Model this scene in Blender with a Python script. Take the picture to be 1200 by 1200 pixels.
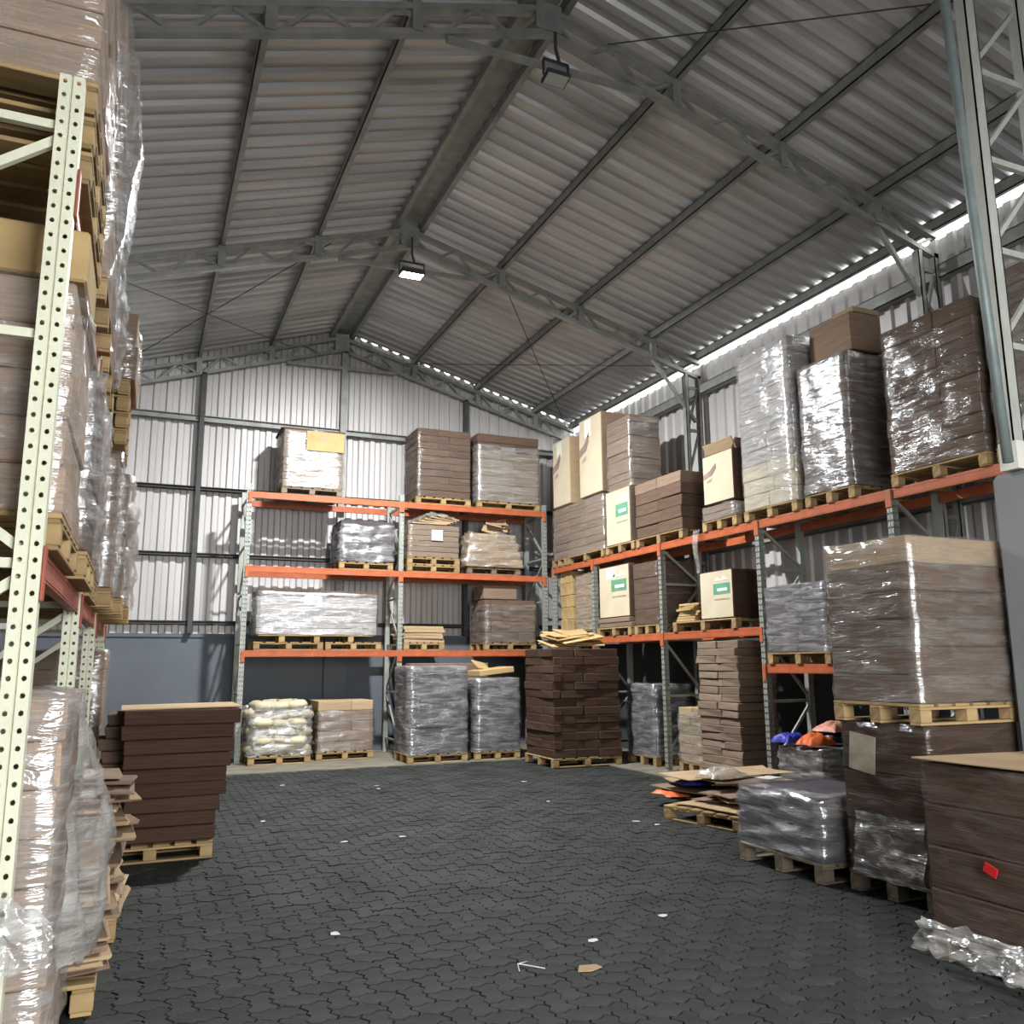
import bpy, bmesh, math, random
from mathutils import Vector, Matrix, Euler
from mathutils import noise as mnoise
rnd = random.Random(7)
sc = bpy.context.scene
for o in list(bpy.data.objects):
    bpy.data.objects.remove(o)
col = sc.collection
R = math.radians

# ------------------------------------------------------------------ camera, world, light, exposure
cam_d = bpy.data.cameras.new('camera'); cam = bpy.data.objects.new('camera', cam_d); col.objects.link(cam)
cam_d.sensor_fit = 'HORIZONTAL'; cam_d.sensor_width = 36.0; cam_d.lens = 36.0 * 1001.4 / 1200.0
cam_d.clip_start = 0.05; cam_d.clip_end = 200
pt, yw, ro = R(10.1), R(23.38), R(0.35)
fw = Vector((math.sin(yw)*math.cos(pt), math.cos(yw)*math.cos(pt), math.sin(pt)))
rt = Vector((math.cos(yw), -math.sin(yw), 0)); dn = fw.cross(rt)
r2 = rt*math.cos(ro) + dn*math.sin(ro); d2 = -rt*math.sin(ro) + dn*math.cos(ro)
m3 = Matrix((r2, -d2, -fw)).transposed()
cam.matrix_world = Matrix.Translation((0, 0, 1.6)) @ m3.to_4x4()
sc.camera = cam

world = bpy.data.worlds.new('world'); sc.world = world; world.use_nodes = True
bg = world.node_tree.nodes['Background']; bg.inputs[0].default_value = (1.0, 0.99, 0.975, 1); bg.inputs[1].default_value = 14.0

def area(name, loc, rot, sx, sy, power, colour, portal=False, spread=180):
    l = bpy.data.lights.new(name, 'AREA'); l.shape = 'RECTANGLE'; l.size = sx; l.size_y = sy
    l.energy = power; l.color = colour; l.spread = R(spread)
    o = bpy.data.objects.new(name, l); col.objects.link(o); o.location = loc; o.rotation_euler = rot
    if portal: l.cycles.is_portal = True
    return o
# daylight enters by the open gate behind the camera and the slit under the right eave
area('gate_portal', (2.5, -1.45, 2.5), (R(90), 0, 0), 3.6, 5.0, 1, (1, 1, 1), True)
area('eave_portal', (8.66, 7.4, 6.72), (0, R(90), 0), 0.4, 18.0, 1, (1, 1, 1), True)

vs = sc.view_settings
sc.display_settings.display_device = 'sRGB'
vs.view_transform = 'Standard'; vs.look = 'None'; vs.gamma = 1.0; vs.use_curve_mapping = False
vs.exposure = 0.08
cy = sc.cycles
cy.max_bounces = 8; cy.diffuse_bounces = 4; cy.glossy_bounces = 3; cy.transparent_max_bounces = 16
cy.use_denoising = True
cy.sample_clamp_indirect = 6.0
cy.caustics_reflective = False; cy.caustics_refractive = False

# ------------------------------------------------------------------ materials
def lin(h):
    h = h.lstrip('#'); v = [int(h[i:i+2], 16)/255 for i in (0, 2, 4)]
    return tuple(c/12.92 if c <= .04045 else ((c+.055)/1.055)**2.4 for c in v)
MATS = {}
def mat(name, c, rough=.6, metal=0., var=.12, nscale=(6, 6, 6), bump=0., bscale=None, objvar=.0, spec=.4, detail=3.):
    """plain painted or raw surface: base colour with noise grain, optional bump, optional per object shift"""
    m = bpy.data.materials.new(name); m.use_nodes = True; nt = m.node_tree; N = nt.nodes; L = nt.links
    p = N['Principled BSDF']; p.inputs['Roughness'].default_value = rough; p.inputs['Metallic'].default_value = metal
    p.inputs['Specular IOR Level'].default_value = spec
    c = lin(c) if isinstance(c, str) else c
    tc = N.new('ShaderNodeTexCoord'); mp = N.new('ShaderNodeMapping'); mp.inputs['Scale'].default_value = nscale
    L.new(tc.outputs['Object'], mp.inputs[0])
    nz = N.new('ShaderNodeTexNoise'); nz.inputs['Scale'].default_value = 1; nz.inputs['Detail'].default_value = detail
    L.new(mp.outputs[0], nz.inputs['Vector'])
    mr = N.new('ShaderNodeMapRange'); mr.inputs[1].default_value = .25; mr.inputs[2].default_value = .75
    mr.inputs[3].default_value = 1-var*1.6; mr.inputs[4].default_value = 1+var
    L.new(nz.outputs[0], mr.inputs[0])
    val = mr.outputs[0]
    if objvar:
        oi = N.new('ShaderNodeObjectInfo'); mr2 = N.new('ShaderNodeMapRange')
        mr2.inputs[3].default_value = 1-objvar; mr2.inputs[4].default_value = 1+objvar
        L.new(oi.outputs['Random'], mr2.inputs[0])
        mu = N.new('ShaderNodeMath'); mu.operation = 'MULTIPLY'; L.new(val, mu.inputs[0]); L.new(mr2.outputs[0], mu.inputs[1]); val = mu.outputs[0]
    vm = N.new('ShaderNodeVectorMath'); vm.operation = 'SCALE'; vm.inputs[0].default_value = c
    L.new(val, vm.inputs['Scale']); L.new(vm.outputs[0], p.inputs['Base Color'])
    if bump:
        mb = N.new('ShaderNodeMapping'); mb.inputs['Scale'].default_value = bscale or nscale
        L.new(tc.outputs['Object'], mb.inputs[0])
        n2 = N.new('ShaderNodeTexNoise'); n2.inputs['Scale'].default_value = 1; n2.inputs['Detail'].default_value = 2
        L.new(mb.outputs[0], n2.inputs['Vector'])
        b = N.new('ShaderNodeBump'); b.inputs['Strength'].default_value = bump; b.inputs['Distance'].default_value = .02
        L.new(n2.outputs[0], b.inputs['Height']); L.new(b.outputs[0], p.inputs['Normal'])
    MATS[name] = m
    return m
def film(name, c, lo, hi, rough=.18, white=.5):
    """stretch film: clear where it lies flat, milky and glossy on creases"""
    m = bpy.data.materials.new(name); m.use_nodes = True; nt = m.node_tree; N = nt.nodes; L = nt.links
    p = N['Principled BSDF']; p.inputs['Roughness'].default_value = rough; p.inputs['Base Color'].default_value = (*lin(c), 1)
    p.inputs['Specular IOR Level'].default_value = .9
    out = N['Material Output']
    tc = N.new('ShaderNodeTexCoord')
    mp = N.new('ShaderNodeMapping'); mp.inputs['Scale'].default_value = (3.2, 3.2, 15); mp.inputs['Rotation'].default_value = (R(9), R(-8), 0)
    L.new(tc.outputs['Object'], mp.inputs[0])
    oi = N.new('ShaderNodeObjectInfo'); mu = N.new('ShaderNodeMath'); mu.operation = 'MULTIPLY'; mu.inputs[1].default_value = 40
    L.new(oi.outputs['Random'], mu.inputs[0])
    nz = N.new('ShaderNodeTexNoise'); nz.noise_dimensions = '4D'; nz.inputs['Scale'].default_value = 1; nz.inputs['Detail'].default_value = 4; nz.inputs['Roughness'].default_value = .62
    nz.inputs['Distortion'].default_value = .8
    L.new(mp.outputs[0], nz.inputs['Vector']); L.new(mu.outputs[0], nz.inputs['W'])
    mr = N.new('ShaderNodeMapRange'); mr.inputs[1].default_value = .42; mr.inputs[2].default_value = .72
    mr.inputs[3].default_value = lo; mr.inputs[4].default_value = hi
    L.new(nz.outputs[0], mr.inputs[0])
    b = N.new('ShaderNodeBump'); b.inputs['Strength'].default_value = .75; b.inputs['Distance'].default_value = .03
    L.new(nz.outputs[0], b.inputs['Height'])
    L.new(b.outputs[0], p.inputs['Normal'])
    gl = N.new('ShaderNodeBsdfGlossy'); gl.inputs['Roughness'].default_value = rough; L.new(b.outputs[0], gl.inputs['Normal'])
    gl.inputs['Color'].default_value = (.9, .95, 1, 1)
    tr = N.new('ShaderNodeBsdfTransparent'); tr.inputs[0].default_value = (.97, .97, .97, 1)
    m1 = N.new('ShaderNodeMixShader'); m1.inputs[0].default_value = white; L.new(gl.outputs[0], m1.inputs[1]); L.new(p.outputs[0], m1.inputs[2])
    m2 = N.new('ShaderNodeMixShader'); L.new(mr.outputs[0], m2.inputs[0]); L.new(tr.outputs[0], m2.inputs[1]); L.new(m1.outputs[0], m2.inputs[2])
    L.new(m2.outputs[0], out.inputs['Surface'])
    MATS[name] = m
    return m
def emit(name, c, s):
    m = bpy.data.materials.new(name); m.use_nodes = True; N = m.node_tree.nodes
    p = N['Principled BSDF']; p.inputs['Emission Color'].default_value = (*c, 1); p.inputs['Emission Strength'].default_value = s
    MATS[name] = m
CB = dict(nscale=(3, 3, 90), bump=.35, bscale=(2, 2, 140), rough=.85, spec=.15)
mat('kraft', '#8f7a69', var=.16, objvar=.14, **CB)
mat('kraft_pale', '#b09a88', var=.14, objvar=.12, **CB)
mat('kraft_light', '#b39c7e', var=.12, objvar=.12, **CB)
mat('kraft_yellow', '#b99f72', var=.1, objvar=.1, rough=.85, nscale=(3, 3, 8), spec=.15)
mat('kraft_dark', '#68564a', var=.2, objvar=.16, **CB)
mat('kraft_brown', '#4d3b31', var=.22, objvar=.14, **CB)
mat('kraft_grey', '#8b7a6b', var=.18, objvar=.14, **CB)
mat('slate', '#5a565e', var=.2, objvar=.15, **CB)
mat('pale_board', '#b3aeac', var=.12, objvar=.1, **CB)
mat('printed', '#cfc4ab', var=.05, rough=.8, nscale=(3, 3, 3), spec=.2)
mat('mark_mauve', '#9a8480', var=.2, rough=.8); mat('mark_green', '#629d80', var=.15, rough=.8)
mat('mark_white', '#e4e4dc', var=.06, rough=.7); mat('mark_red', '#c21f1f', var=.05, rough=.6)
mat('mark_grey', '#a39a88', var=.2, rough=.8)
mat('wood', '#a58d66', var=.25, nscale=(2, 14, 14), objvar=.22, rough=.8, spec=.2)
mat('wood_grey', '#7d7263', var=.25, nscale=(2, 14, 14), objvar=.2, rough=.85, spec=.2)
mat('sacking', '#c9c0a2', var=.15, nscale=(9, 9, 9), objvar=.1, rough=.7, bump=.4, bscale=(14, 14, 14))
mat('roof_metal', '#c8c9ca', rough=.38, metal=.25, var=.16, nscale=(.35, 2.2, .35), objvar=.07)
mat('wall_metal', '#c6c4c4', rough=.5, metal=.25, var=.1, nscale=(2.2, 2.2, .4), objvar=.06)
mat('steel', '#989b97', rough=.55, metal=.3, var=.16, nscale=(5, 5, 5), objvar=.06)
mat('steel_dark', '#4c4e4d', rough=.6, metal=.2, var=.16)
mat('steel_blue', '#83908f', rough=.5, metal=.2, var=.12)
mat('post_cream', '#d6d8c2', rough=.5, var=.07, nscale=(9, 9, 3))
mat('post_light', '#c3c6bf', rough=.5, metal=.1, var=.1, nscale=(9, 9, 3))
mat('post_galv', '#a7aca5', rough=.5, metal=.3, var=.12, nscale=(9, 9, 3))
mat('orange', '#b8633f', rough=.5, var=.14, nscale=(5, 5, 5), objvar=.08)
mat('orange_worn', '#9c5341', rough=.55, var=.2, nscale=(5, 5, 5), objvar=.08)
mat('paver', '#2d3130', rough=.8, var=.34, nscale=(5, 5, 5), objvar=.22, bump=.25, bscale=(60, 60, 60), spec=.35, detail=5)
mat('paver_far', '#2e3231', rough=.8, var=.45, nscale=(2.2, 2.2, 2.2), bump=.2, bscale=(50, 50, 50), spec=.35, detail=6)
mat('joint', '#232524', rough=.95, var=.2)
mat('concrete', '#7d786b', rough=.9, var=.25, nscale=(2.5, 5, 5), detail=6)
mat('masonry_shade', '#44484b', rough=.85, var=.1, nscale=(1.5, 1.5, 1.5))  # right wall masonry, the shade behind the rack put into its colour
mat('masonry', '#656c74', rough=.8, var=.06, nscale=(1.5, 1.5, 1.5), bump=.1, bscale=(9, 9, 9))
mat('pier_paint', '#85898b', rough=.8, var=.05, nscale=(2, 2, 2))
mat('black_film', '#15161a', rough=.3, var=.2, bump=.6, bscale=(9, 9, 20))
mat('lamp_body', '#3c4144', rough=.5, var=.1); mat('lamp_glass', '#b8bab6', rough=.25, var=.04)
mat('plastic_orange', '#e0703a', rough=.5, var=.1); mat('plastic_blue', '#3a3fae', rough=.45, var=.12); mat('plastic_pink', '#d99a86', rough=.5, var=.1)
mat('paper', '#d9d9d6', rough=.8, var=.06)
film('film_clear', '#c9c4bc', .12, .5)
film('film_milky', '#d5d6d6', .16, .8)
film('film_thin', '#b9b0a6', .03, .24)
film('film_loose', '#d3d3cf', .25, .9, rough=.22, white=.65)
emit('lamp_light', (.86, .96, 1.0), 60.)

# ------------------------------------------------------------------ mesh helpers
class MB:
    def __init__(s): s.v = []; s.f = []
    def box(s, x0, x1, y0, y1, z0, z1):
        b = len(s.v)
        s.v += [(x, y, z) for z in (z0, z1) for y in (y0, y1) for x in (x0, x1)]
        s.f += [tuple(b+i for i in q) for q in ((0, 2, 3, 1), (4, 5, 7, 6), (0, 1, 5, 4), (2, 6, 7, 3), (0, 4, 6, 2), (1, 3, 7, 5))]
        return s
    def bar(s, a, b, w, h, up=(0, 0, 1)):
        """rectangular bar from a to b, w sideways, h along up"""
        a = Vector(a); b = Vector(b); d = (b-a).normalized(); u = Vector(up)
        sd = d.cross(u)
        if sd.length < 1e-4: sd = d.cross(Vector((1, 0, 0)))
        sd.normalize(); u = sd.cross(d).normalized(); i = len(s.v)
        for p in (a, b):
            for k, l in ((-1, -1), (1, -1), (1, 1), (-1, 1)):
                s.v.append(tuple(p + sd*(k*w/2) + u*(l*h/2)))
        s.f += [(i, i+1, i+2, i+3), (i+7, i+6, i+5, i+4)] + [(i+k, i+4+k, i+4+(k+1) % 4, i+(k+1) % 4) for k in range(4)]
        return s
    def tube(s, pts, r, n=8):
        pts = [Vector(p) for p in pts]; base = len(s.v)
        for k, p in enumerate(pts):
            d = (pts[min(k+1, len(pts)-1)] - pts[max(k-1, 0)]).normalized()
            a = d.cross(Vector((0, 0, 1)));
            if a.length < 1e-3: a = d.cross(Vector((1, 0, 0)))
            a.normalize(); b = d.cross(a)
            for j in range(n):
                t = 2*math.pi*j/n; s.v.append(tuple(p + (a*math.cos(t)+b*math.sin(t))*r))
        for k in range(len(pts)-1):
            for j in range(n):
                s.f.append((base+k*n+j, base+k*n+(j+1) % n, base+(k+1)*n+(j+1) % n, base+(k+1)*n+j))
        s.f.append(tuple(base+j for j in range(n))); s.f.append(tuple(base+(len(pts)-1)*n+j for j in range(n)))
        return s
    def prism(s, poly, z0, z1):
        n = len(poly); b = len(s.v)
        s.v += [(x, y, z0) for x, y in poly] + [(x, y, z1) for x, y in poly]
        s.f += [tuple(b+i for i in range(n-1, -1, -1)), tuple(b+n+i for i in range(n))]
        s.f += [(b+i, b+(i+1) % n, b+n+(i+1) % n, b+n+i) for i in range(n)]
        return s
    def mesh(s, name, m, smooth=False):
        me = bpy.data.meshes.new(name); me.from_pydata(s.v, [], s.f)
        me.materials.append(MATS[m]);
        bm = bmesh.new(); bm.from_mesh(me); bmesh.ops.recalc_face_normals(bm, faces=bm.faces); bm.to_mesh(me); bm.free()
        if smooth: me.polygons.foreach_set('use_smooth', [True]*len(me.polygons))
        return me
    def build(s, name, m, parent=None, loc=(0, 0, 0), rot=(0, 0, 0), smooth=False):
        return put(name, s.mesh(name, m, smooth), parent, loc, rot)
def put(name, me, parent=None, loc=(0, 0, 0), rot=(0, 0, 0)):
    o = bpy.data.objects.new(name, me); col.objects.link(o); o.parent = parent; o.location = loc; o.rotation_euler = rot
    return o
def tag(o, label=None, cat=None, group=None, kind=None):
    if label: o['label'] = label
    if cat: o['category'] = cat
    if group: o['group'] = group
    if kind: o['kind'] = kind
    return o
def thing(name, label, cat, loc=(0, 0, 0), rz=0., group=None):
    o = bpy.data.objects.new(name, None); col.objects.link(o); o.empty_display_size = .1
    o.location = loc; o.rotation_euler = (0, 0, rz)
    return tag(o, label, cat, group)
CACHE = {}
def cbox(w, d, h, m, c=.008, jit=0., var=0, name='piece'):
    """box with chamfered edges, centred; shared by alike pieces"""
    key = (round(w, 3), round(d, 3), round(h, 3), m, c, round(jit, 3), var)
    if key in CACHE: return CACHE[key]
    c = min(c, w*.3, d*.3, h*.3)
    bm = bmesh.new(); bmesh.ops.create_cube(bm, size=1)
    q = random.Random(var*77+int(w*1000))
    for v in bm.verts:
        v.co = Vector((v.co.x*w, v.co.y*d, v.co.z*h))
        if jit: v.co += Vector((q.uniform(-jit, jit), q.uniform(-jit, jit), q.uniform(-jit, jit)*.3))
    bmesh.ops.bevel(bm, geom=list(bm.edges), offset=c, segments=1, affect='EDGES')
    me = bpy.data.meshes.new(name); bm.to_mesh(me); bm.free(); me.materials.append(MATS[m]); CACHE[key] = me
    return me
def curtain(f, nu, nv):
    """grid sheet from f(u, v)"""
    b = MB()
    for j in range(nv+1):
        for i in range(nu+1): b.v.append(tuple(f(i/nu, j/nv)))
    for j in range(nv):
        for i in range(nu):
            k = j*(nu+1)+i; b.f.append((k, k+1, k+nu+2, k+nu+1))
    return b

def wob(u, v, f, k=0.): return mnoise.noise(Vector((u*f, v*f, k)))
# ------------------------------------------------------------------ the hall
XR, XL, YB, YF, RX, RZ = 8.62, -1.95, 16.4, -1.5, 3.35, 8.1
SR, SL = .27, .315
def top(x): return RZ - (SR*(x-RX) if x > RX else SL*(RX-x))      # top of the truss at x

# floor: joints below, pavers on it
fb = MB().box(XL-.2, XR+.2, YF-9, YB+.2, -.3, -.012)
floor = fb.build('floor', 'joint'); tag(floor, 'dark grey interlocking paver floor of the warehouse', 'floor', kind='structure')
U = .118
def paver_poly(i, j, horiz):
    n = (2, 1) if horiz else (1, 2); W = .017
    def edge(a, b):
        (ax, ay), (bx, by) = a, b; dx, dy = bx-ax, by-ay
        mi, mj = min(ax, bx), min(ay, by)
        sg = 1 if (mi+mj) % 2 == 0 else -1
        pts = []
        for t, k in ((0, 0), (.28, 1), (.72, -1)):
            if dx < 0 or dy < 0:
                kk = 0 if k == 0 else -k
            else: kk = k
            off = kk*sg*W
            pts.append(((ax+dx*t)*U + (off if dx == 0 else 0), (ay+dy*t)*U + (off if dy == 0 else 0)))
        return pts
    P = []; x, y = i, j
    for _ in range(n[0]): P += edge((x, y), (x+1, y)); x += 1
    for _ in range(n[1]): P += edge((x, y), (x, y+1)); y += 1
    for _ in range(n[0]): P += edge((x, y), (x-1, y)); x -= 1
    for _ in range(n[1]): P += edge((x, y), (x, y-1)); y -= 1
    cx = sum(p[0] for p in P)/len(P); cy_ = sum(p[1] for p in P)/len(P)
    s = .968
    return [((px-cx)*s, (py-cy_)*s) for px, py in P], cx, cy_
def in_view(x, y, z=0., mrg=.04):
    d = Vector((x, y, z-1.6)); zc = d.dot(fw)
    if zc < .3: return None
    u = d.dot(r2)/zc*1001.4/1200; v = d.dot(d2)/zc*1001.4/1200
    return (u, v, zc) if abs(u) < .5+mrg and abs(v) < .5+mrg else None
cells = []
for i in range(-18, 76):
    for j in range(-6, 122):
        k = (i-j) % 4                                 # herringbone: starts of horizontal and vertical pieces
        for hz in ([True] if k == 0 else [False] if k == 3 else []):
            cells.append((i, j, hz))
near = []; far_b = MB(); proto = {}
flist = []
for i, j, hz in cells:
    P, cx, cy_ = paver_poly(i, j, hz)
    if cy_ > 13.75 or cx > XR or cx < XL: continue
    vv = in_view(cx, cy_, 0, .10)
    if vv is None: continue
    flist.append((vv[2], i, j, hz, P, cx, cy_))
# the 300 nearest pavers that nothing hides are parts of their own
def open_floor(x, y): return (x > -.15 or y > 10) and not (x > 3.9 and y < 3.9) and not (x > 4.6 and 3.9 <= y < 6.3)
flist.sort(key=lambda t: (0 if (in_view(t[5], t[6], 0, .0) and open_floor(t[5], t[6])) else 1, t[0]))
for n, (zc, i, j, hz, P, cx, cy_) in enumerate(flist):
    if n < 300:
        key = (hz, (i+j) % 2)
        if key not in proto:
            b = MB(); m = len(P)
            b.v = [(x, y, -.03) for x, y in P] + [(x, y, -.003) for x, y in P] + [(x*.95, y*.95, .001) for x, y in P]
            b.f = [tuple(2*m+q for q in range(m))] + [(q, (q+1) % m, m+(q+1) % m, m+q) for q in range(m)] + [(m+q, m+(q+1) % m, 2*m+(q+1) % m, 2*m+q) for q in range(m)]
            proto[key] = b.mesh('paver', 'paver')
        put('paver', proto[key], floor, (cx, cy_, rnd.uniform(-.003, .002)), (rnd.uniform(-.012, .012), rnd.uniform(-.012, .012), rnd.uniform(-.01, .01)))
    else:
        m = len(P); b0 = len(far_b.v); dz = rnd.uniform(-.004, .002); ta, tb = rnd.uniform(-.012, .012), rnd.uniform(-.012, .012)
        far_b.v += [(x+cx, y+cy_, -.02) for x, y in P] + [(x*.97+cx, y*.97+cy_, dz+ta*x+tb*y) for x, y in P]
        far_b.f += [tuple(b0+m+q for q in range(m))] + [(b0+q, b0+(q+1) % m, b0+m+(q+1) % m, b0+m+q) for q in range(m)]
o = far_b.build('paver_field', 'paver_far', floor); tag(o, kind='stuff')
MB().box(XL, 7.0, 13.78, YB, -.02, .012).box(7.0, XR, YF, YB, -.02, .012).build('concrete_strip', 'concrete', floor)
MB().box(XL, XR, YF-9, 2.4, -.02, .0).build('yard_paving', 'paver_far', floor)

# walls
def trap(L0, n, pitch, depth, flat=.5):
    """trapezoid section, list of (s, h)"""
    out = []
    for k in range(n):
        b = L0 + k*pitch
        out += [(b, 0), (b+pitch*flat*.75, 0), (b+pitch*flat, depth), (b+pitch*(1-.12), depth)]
    out.append((L0+n*pitch, 0))
    return out
def strip(bottom, topf, sect, axis, base, sgn, notch=0.):
    """vertical ribbed sheet along axis ('x' or 'y')"""
    b = MB()
    for s, h in sect:
        p = base + sgn*h
        for z in (bottom, topf(s) - (notch if h > 0 else 0)):
            b.v.append((s, p, z) if axis == 'x' else (p, s, z))
    for k in range(len(sect)-1): b.f.append((2*k, 2*k+2, 2*k+3, 2*k+1))
    return b
ZM = 2.17
wb = MB().box(XL-.2, XR+.2, YB, YB+.2, 0, ZM).build('wall_back', 'masonry'); tag(wb, 'blue grey painted back wall with ribbed metal sheets above', 'wall', kind='structure')
MB().box(3.2, 3.62, YB-.1, YB, .01, ZM).box(XL, XR, YB-.03, YB, ZM-.06, ZM).build('pilaster', 'masonry', wb)
x = XL
while x < XR-.01:
    n = 4; p = .225; w = n*p
    sect = [(min(s, XR), h) for s, h in trap(x, n, p, .035)]
    strip(ZM-.03, lambda s: top(s)+.2, sect, 'x', YB+.06, -1, .05 if x > 3.2 else 0.).build('wall_sheet', 'wall_metal', wb)
    x += w
for z, h in ((6.12, .13), (4.8, .075), (3.58, .075), (2.36, .075)):
    for x0, x1 in ((XL, 3.36), (3.46, XR)):
        b = MB().box(x0, x1, YB-.1, YB-.02, z+h/2-.012, z+h/2).box(x0, x1, YB-.032, YB-.02, z-h/2, z+h/2).box(x0, x1, YB-.1, YB-.02, z-h/2, z-h/2+.012).box(x0, x1, YB-.1, YB-.09, z-h/2, z-h/2+.03)
        b.build('girt', 'steel' if z > 5 else 'steel_dark', wb)
for x, w in ((.8, .08), (3.42, .12), (6.0, .08)):
    MB().box(x-w/2, x+w/2, YB-.16, YB-.03, ZM, top(x)-.3).build('gable_post', 'steel' if w > .1 else 'steel_dark', wb)

def side_wall(name, X, sg, ztop, label):
    w = MB().box(*sorted((X, X+sg*.2)), YF, YB+.2, 0, ZM).build(name, 'masonry_shade' if sg > 0 else 'masonry'); tag(w, label, 'wall', kind='structure')
    y = YF
    me = strip(ZM-.03, lambda s: ztop, trap(0, 4, .25, .035), 'y', 0, -sg).mesh('wall_sheet', 'wall_metal')
    while y < YB-.05:
        put('wall_sheet', me, w, (X+sg*.06, y, 0)); y += 1.0
    return w
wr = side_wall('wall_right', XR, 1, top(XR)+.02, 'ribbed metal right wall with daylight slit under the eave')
wl = side_wall('wall_left', XL, -1, top(XL)+.05, 'ribbed metal left wall behind the tall rack')
for z, h in ((6.2, .17), (4.75, .08), (3.4, .08)):
    MB().box(XR-.12, XR-.02, YF, YB-.1, z-h/2, z-h/2+.012).box(XR-.12, XR-.108, YF, YB-.1, z-h/2, z+h/2).box(XR-.12, XR-.02, YF, YB-.1, z+h/2-.012, z+h/2).build('girt', 'steel', wr)
wf = MB().box(XL, .7, YF-.15, YF, 0, 8.3).box(4.3, XR, YF-.15, YF, 0, 8.3).box(.7, 4.3, YF-.15, YF, 5.0, 8.3).build('wall_front', 'masonry')
tag(wf, 'front wall with a wide open gate', 'wall', kind='structure')

# roof
ceil = MB().bar((RX-.2, YF, RZ+.04), (RX-.2, YB, RZ+.04), .07, .15).bar((RX+.2, YF, RZ+.04), (RX+.2, YB, RZ+.04), .07, .15).box(RX-.15, RX+.15, YF, YB, RZ+.10, RZ+.105).build('ceiling', 'steel')
tag(ceil, 'pitched galvanised corrugated metal roof on steel purlins', 'ceiling', kind='structure')
sect = trap(0, 4, .25, .042)
def roof_mesh(x0, x1):
    b = MB()
    for s, h in sect:
        for x in (x0, x1): b.v.append((x, s, top(x)+.16+h))
    for k in range(len(sect)-1): b.f.append((2*k, 2*k+2, 2*k+3, 2*k+1))
    return b.mesh('roof_panel', 'roof_metal')
for me in (roof_mesh(RX-.02, XR+.07), roof_mesh(RX+.02, XL-.35)):
    y = YF
    while y < YB+.2:
        put('roof_panel', me, ceil, (0, y, 0)); y += 1.0
MB().bar((RX-.35, YF, top(RX-.35)+.23), (RX-.35, YB, top(RX-.35)+.23), .01, .01).box(RX-.3, RX+.3, YF, YB+.3, RZ+.22, RZ+.225).build('ridge_cap', 'roof_metal', ceil)
for x in (-1.9, -.65, .7, 2.0, 4.87, 6.25, 7.6, 8.5):
    z = top(x)
    t = .012
    MB().box(x-.035, x+.035, YF, YB, z+.01, z+.01+t).box(x-.035, x-.035+t, YF, YB, z+.01, z+.15).box(x-.035, x+.035, YF, YB, z+.15-t, z+.15).build('purlin', 'steel', ceil)
# thin sag rods in the roof plane
for (a, b) in (((3.98, 6.80), (6.05, 4.62)), ((4.9, 11.7), (8.4, 16.3)), ((4.6, 16.3), (8.4, 11.8)), ((-1., 16.3), (2.2, 11.7)), ((-.9, 11.7), (2.4, 16.3))):
    MB().tube([(a[0], a[1], top(a[0])-.06), (b[0], b[1], top(b[0])-.06)], .008, 5).build('brace_rod', 'steel_dark', ceil)

def truss(y, label, knee=True):
    t = thing('roof_truss', label, 'roof truss', (RX, y, RZ), 0, 'lattice roof trusses')
    D = .30
    for sg, xe in ((1, XR-.08), (-1, XL+.05)):
        def P(x, dz): return (x-RX, 0, top(x)-RZ-dz)
        for dz, nm in ((.04, 'top_chord'), (D, 'bottom_chord')):
            MB().bar(P(RX, dz), P(xe, dz), .1 if dz < .1 else .08, .06).build(nm, 'steel', t)
        n = 7; L = (xe-RX)/n
        for k in range(n):
            a = RX+L*k
            for xa, xb, da, db in ((a+.04*sg, a+L*.42, .06, D-.02), (a+L*.58, a+L-.04*sg, D-.02, .06)):
                MB().bar(P(xa, da), P(xb, db), .035, .035).build('web_member', 'steel', t)
    MB().bar((2.3-RX, 0, top(2.3)-RZ-.36), (4.45-RX, 0, top(4.45)-RZ-.34), .05, .06).build('collar_tie', 'steel', t)
    MB().box(-.14, .14, -.06, .06, -.3, .0).build('ridge_gusset', 'steel', t)
    for x in (4.85, 6.25, 7.6, 2.0, .7):
        MB().box(x-RX-.05, x-RX+.05, -.055, .055, top(x)-RZ-.3, top(x)-RZ+.005).build('gusset', 'steel', t)
    if knee:
        MB().bar((7.6-RX, 0, top(7.6)-RZ-.33), (8.42-RX, 0, 5.62-RZ), .05, .05).build('knee_brace', 'steel', t)
    return t
truss(6.8, 'nearest lattice roof truss, carrying the unlit floodlight at its ridge')
truss(11.6, 'middle lattice roof truss, right above the shining floodlight')
truss(YB-.12, 'rearmost lattice roof truss, set against the back gable wall', False)

def lattice_column(label, x0, x1, y, z0, z1, m='steel', step=.75, cw=.035):
    t = thing('lattice_column', label, 'steel column', (x0, y, z0))
    h = z1-z0; w = x1-x0
    for x in (0, w):
        b = MB().box(x-cw, x+cw, -.04, -.03, 0, h).box(x-cw, x-cw+.01, -.04, .05, 0, h).box(x+cw-.01, x+cw, -.04, .05, 0, h)
        b.build('chord', m, t)
    k = 0; z = .2
    while z < h-.1:
        MB().bar((.03, .01, z), (w-.03, .01, z), .04, .05).build('batten', m, t)
        if z+step < h: MB().bar((.03, .01, z+.05), (w-.03, .01, z+step-.05), .035, .035).build('diagonal', m, t)
        z += step
    return t
lattice_column('lattice steel column under the nearest truss, half hidden by the top rack load', 8.24, 8.5, 6.8, 0.012, top(8.4)-.3)
lattice_column('lattice steel column at the right wall under the middle truss', 8.24, 8.5, 11.6, 0.012, top(8.4)-.3)
nc = lattice_column('large near lattice column rising from the grey pier at the right edge', 5.65, 6.27, 4.02, 2.93, top(5.9)-.05, 'post_light', .75, .055)
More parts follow.
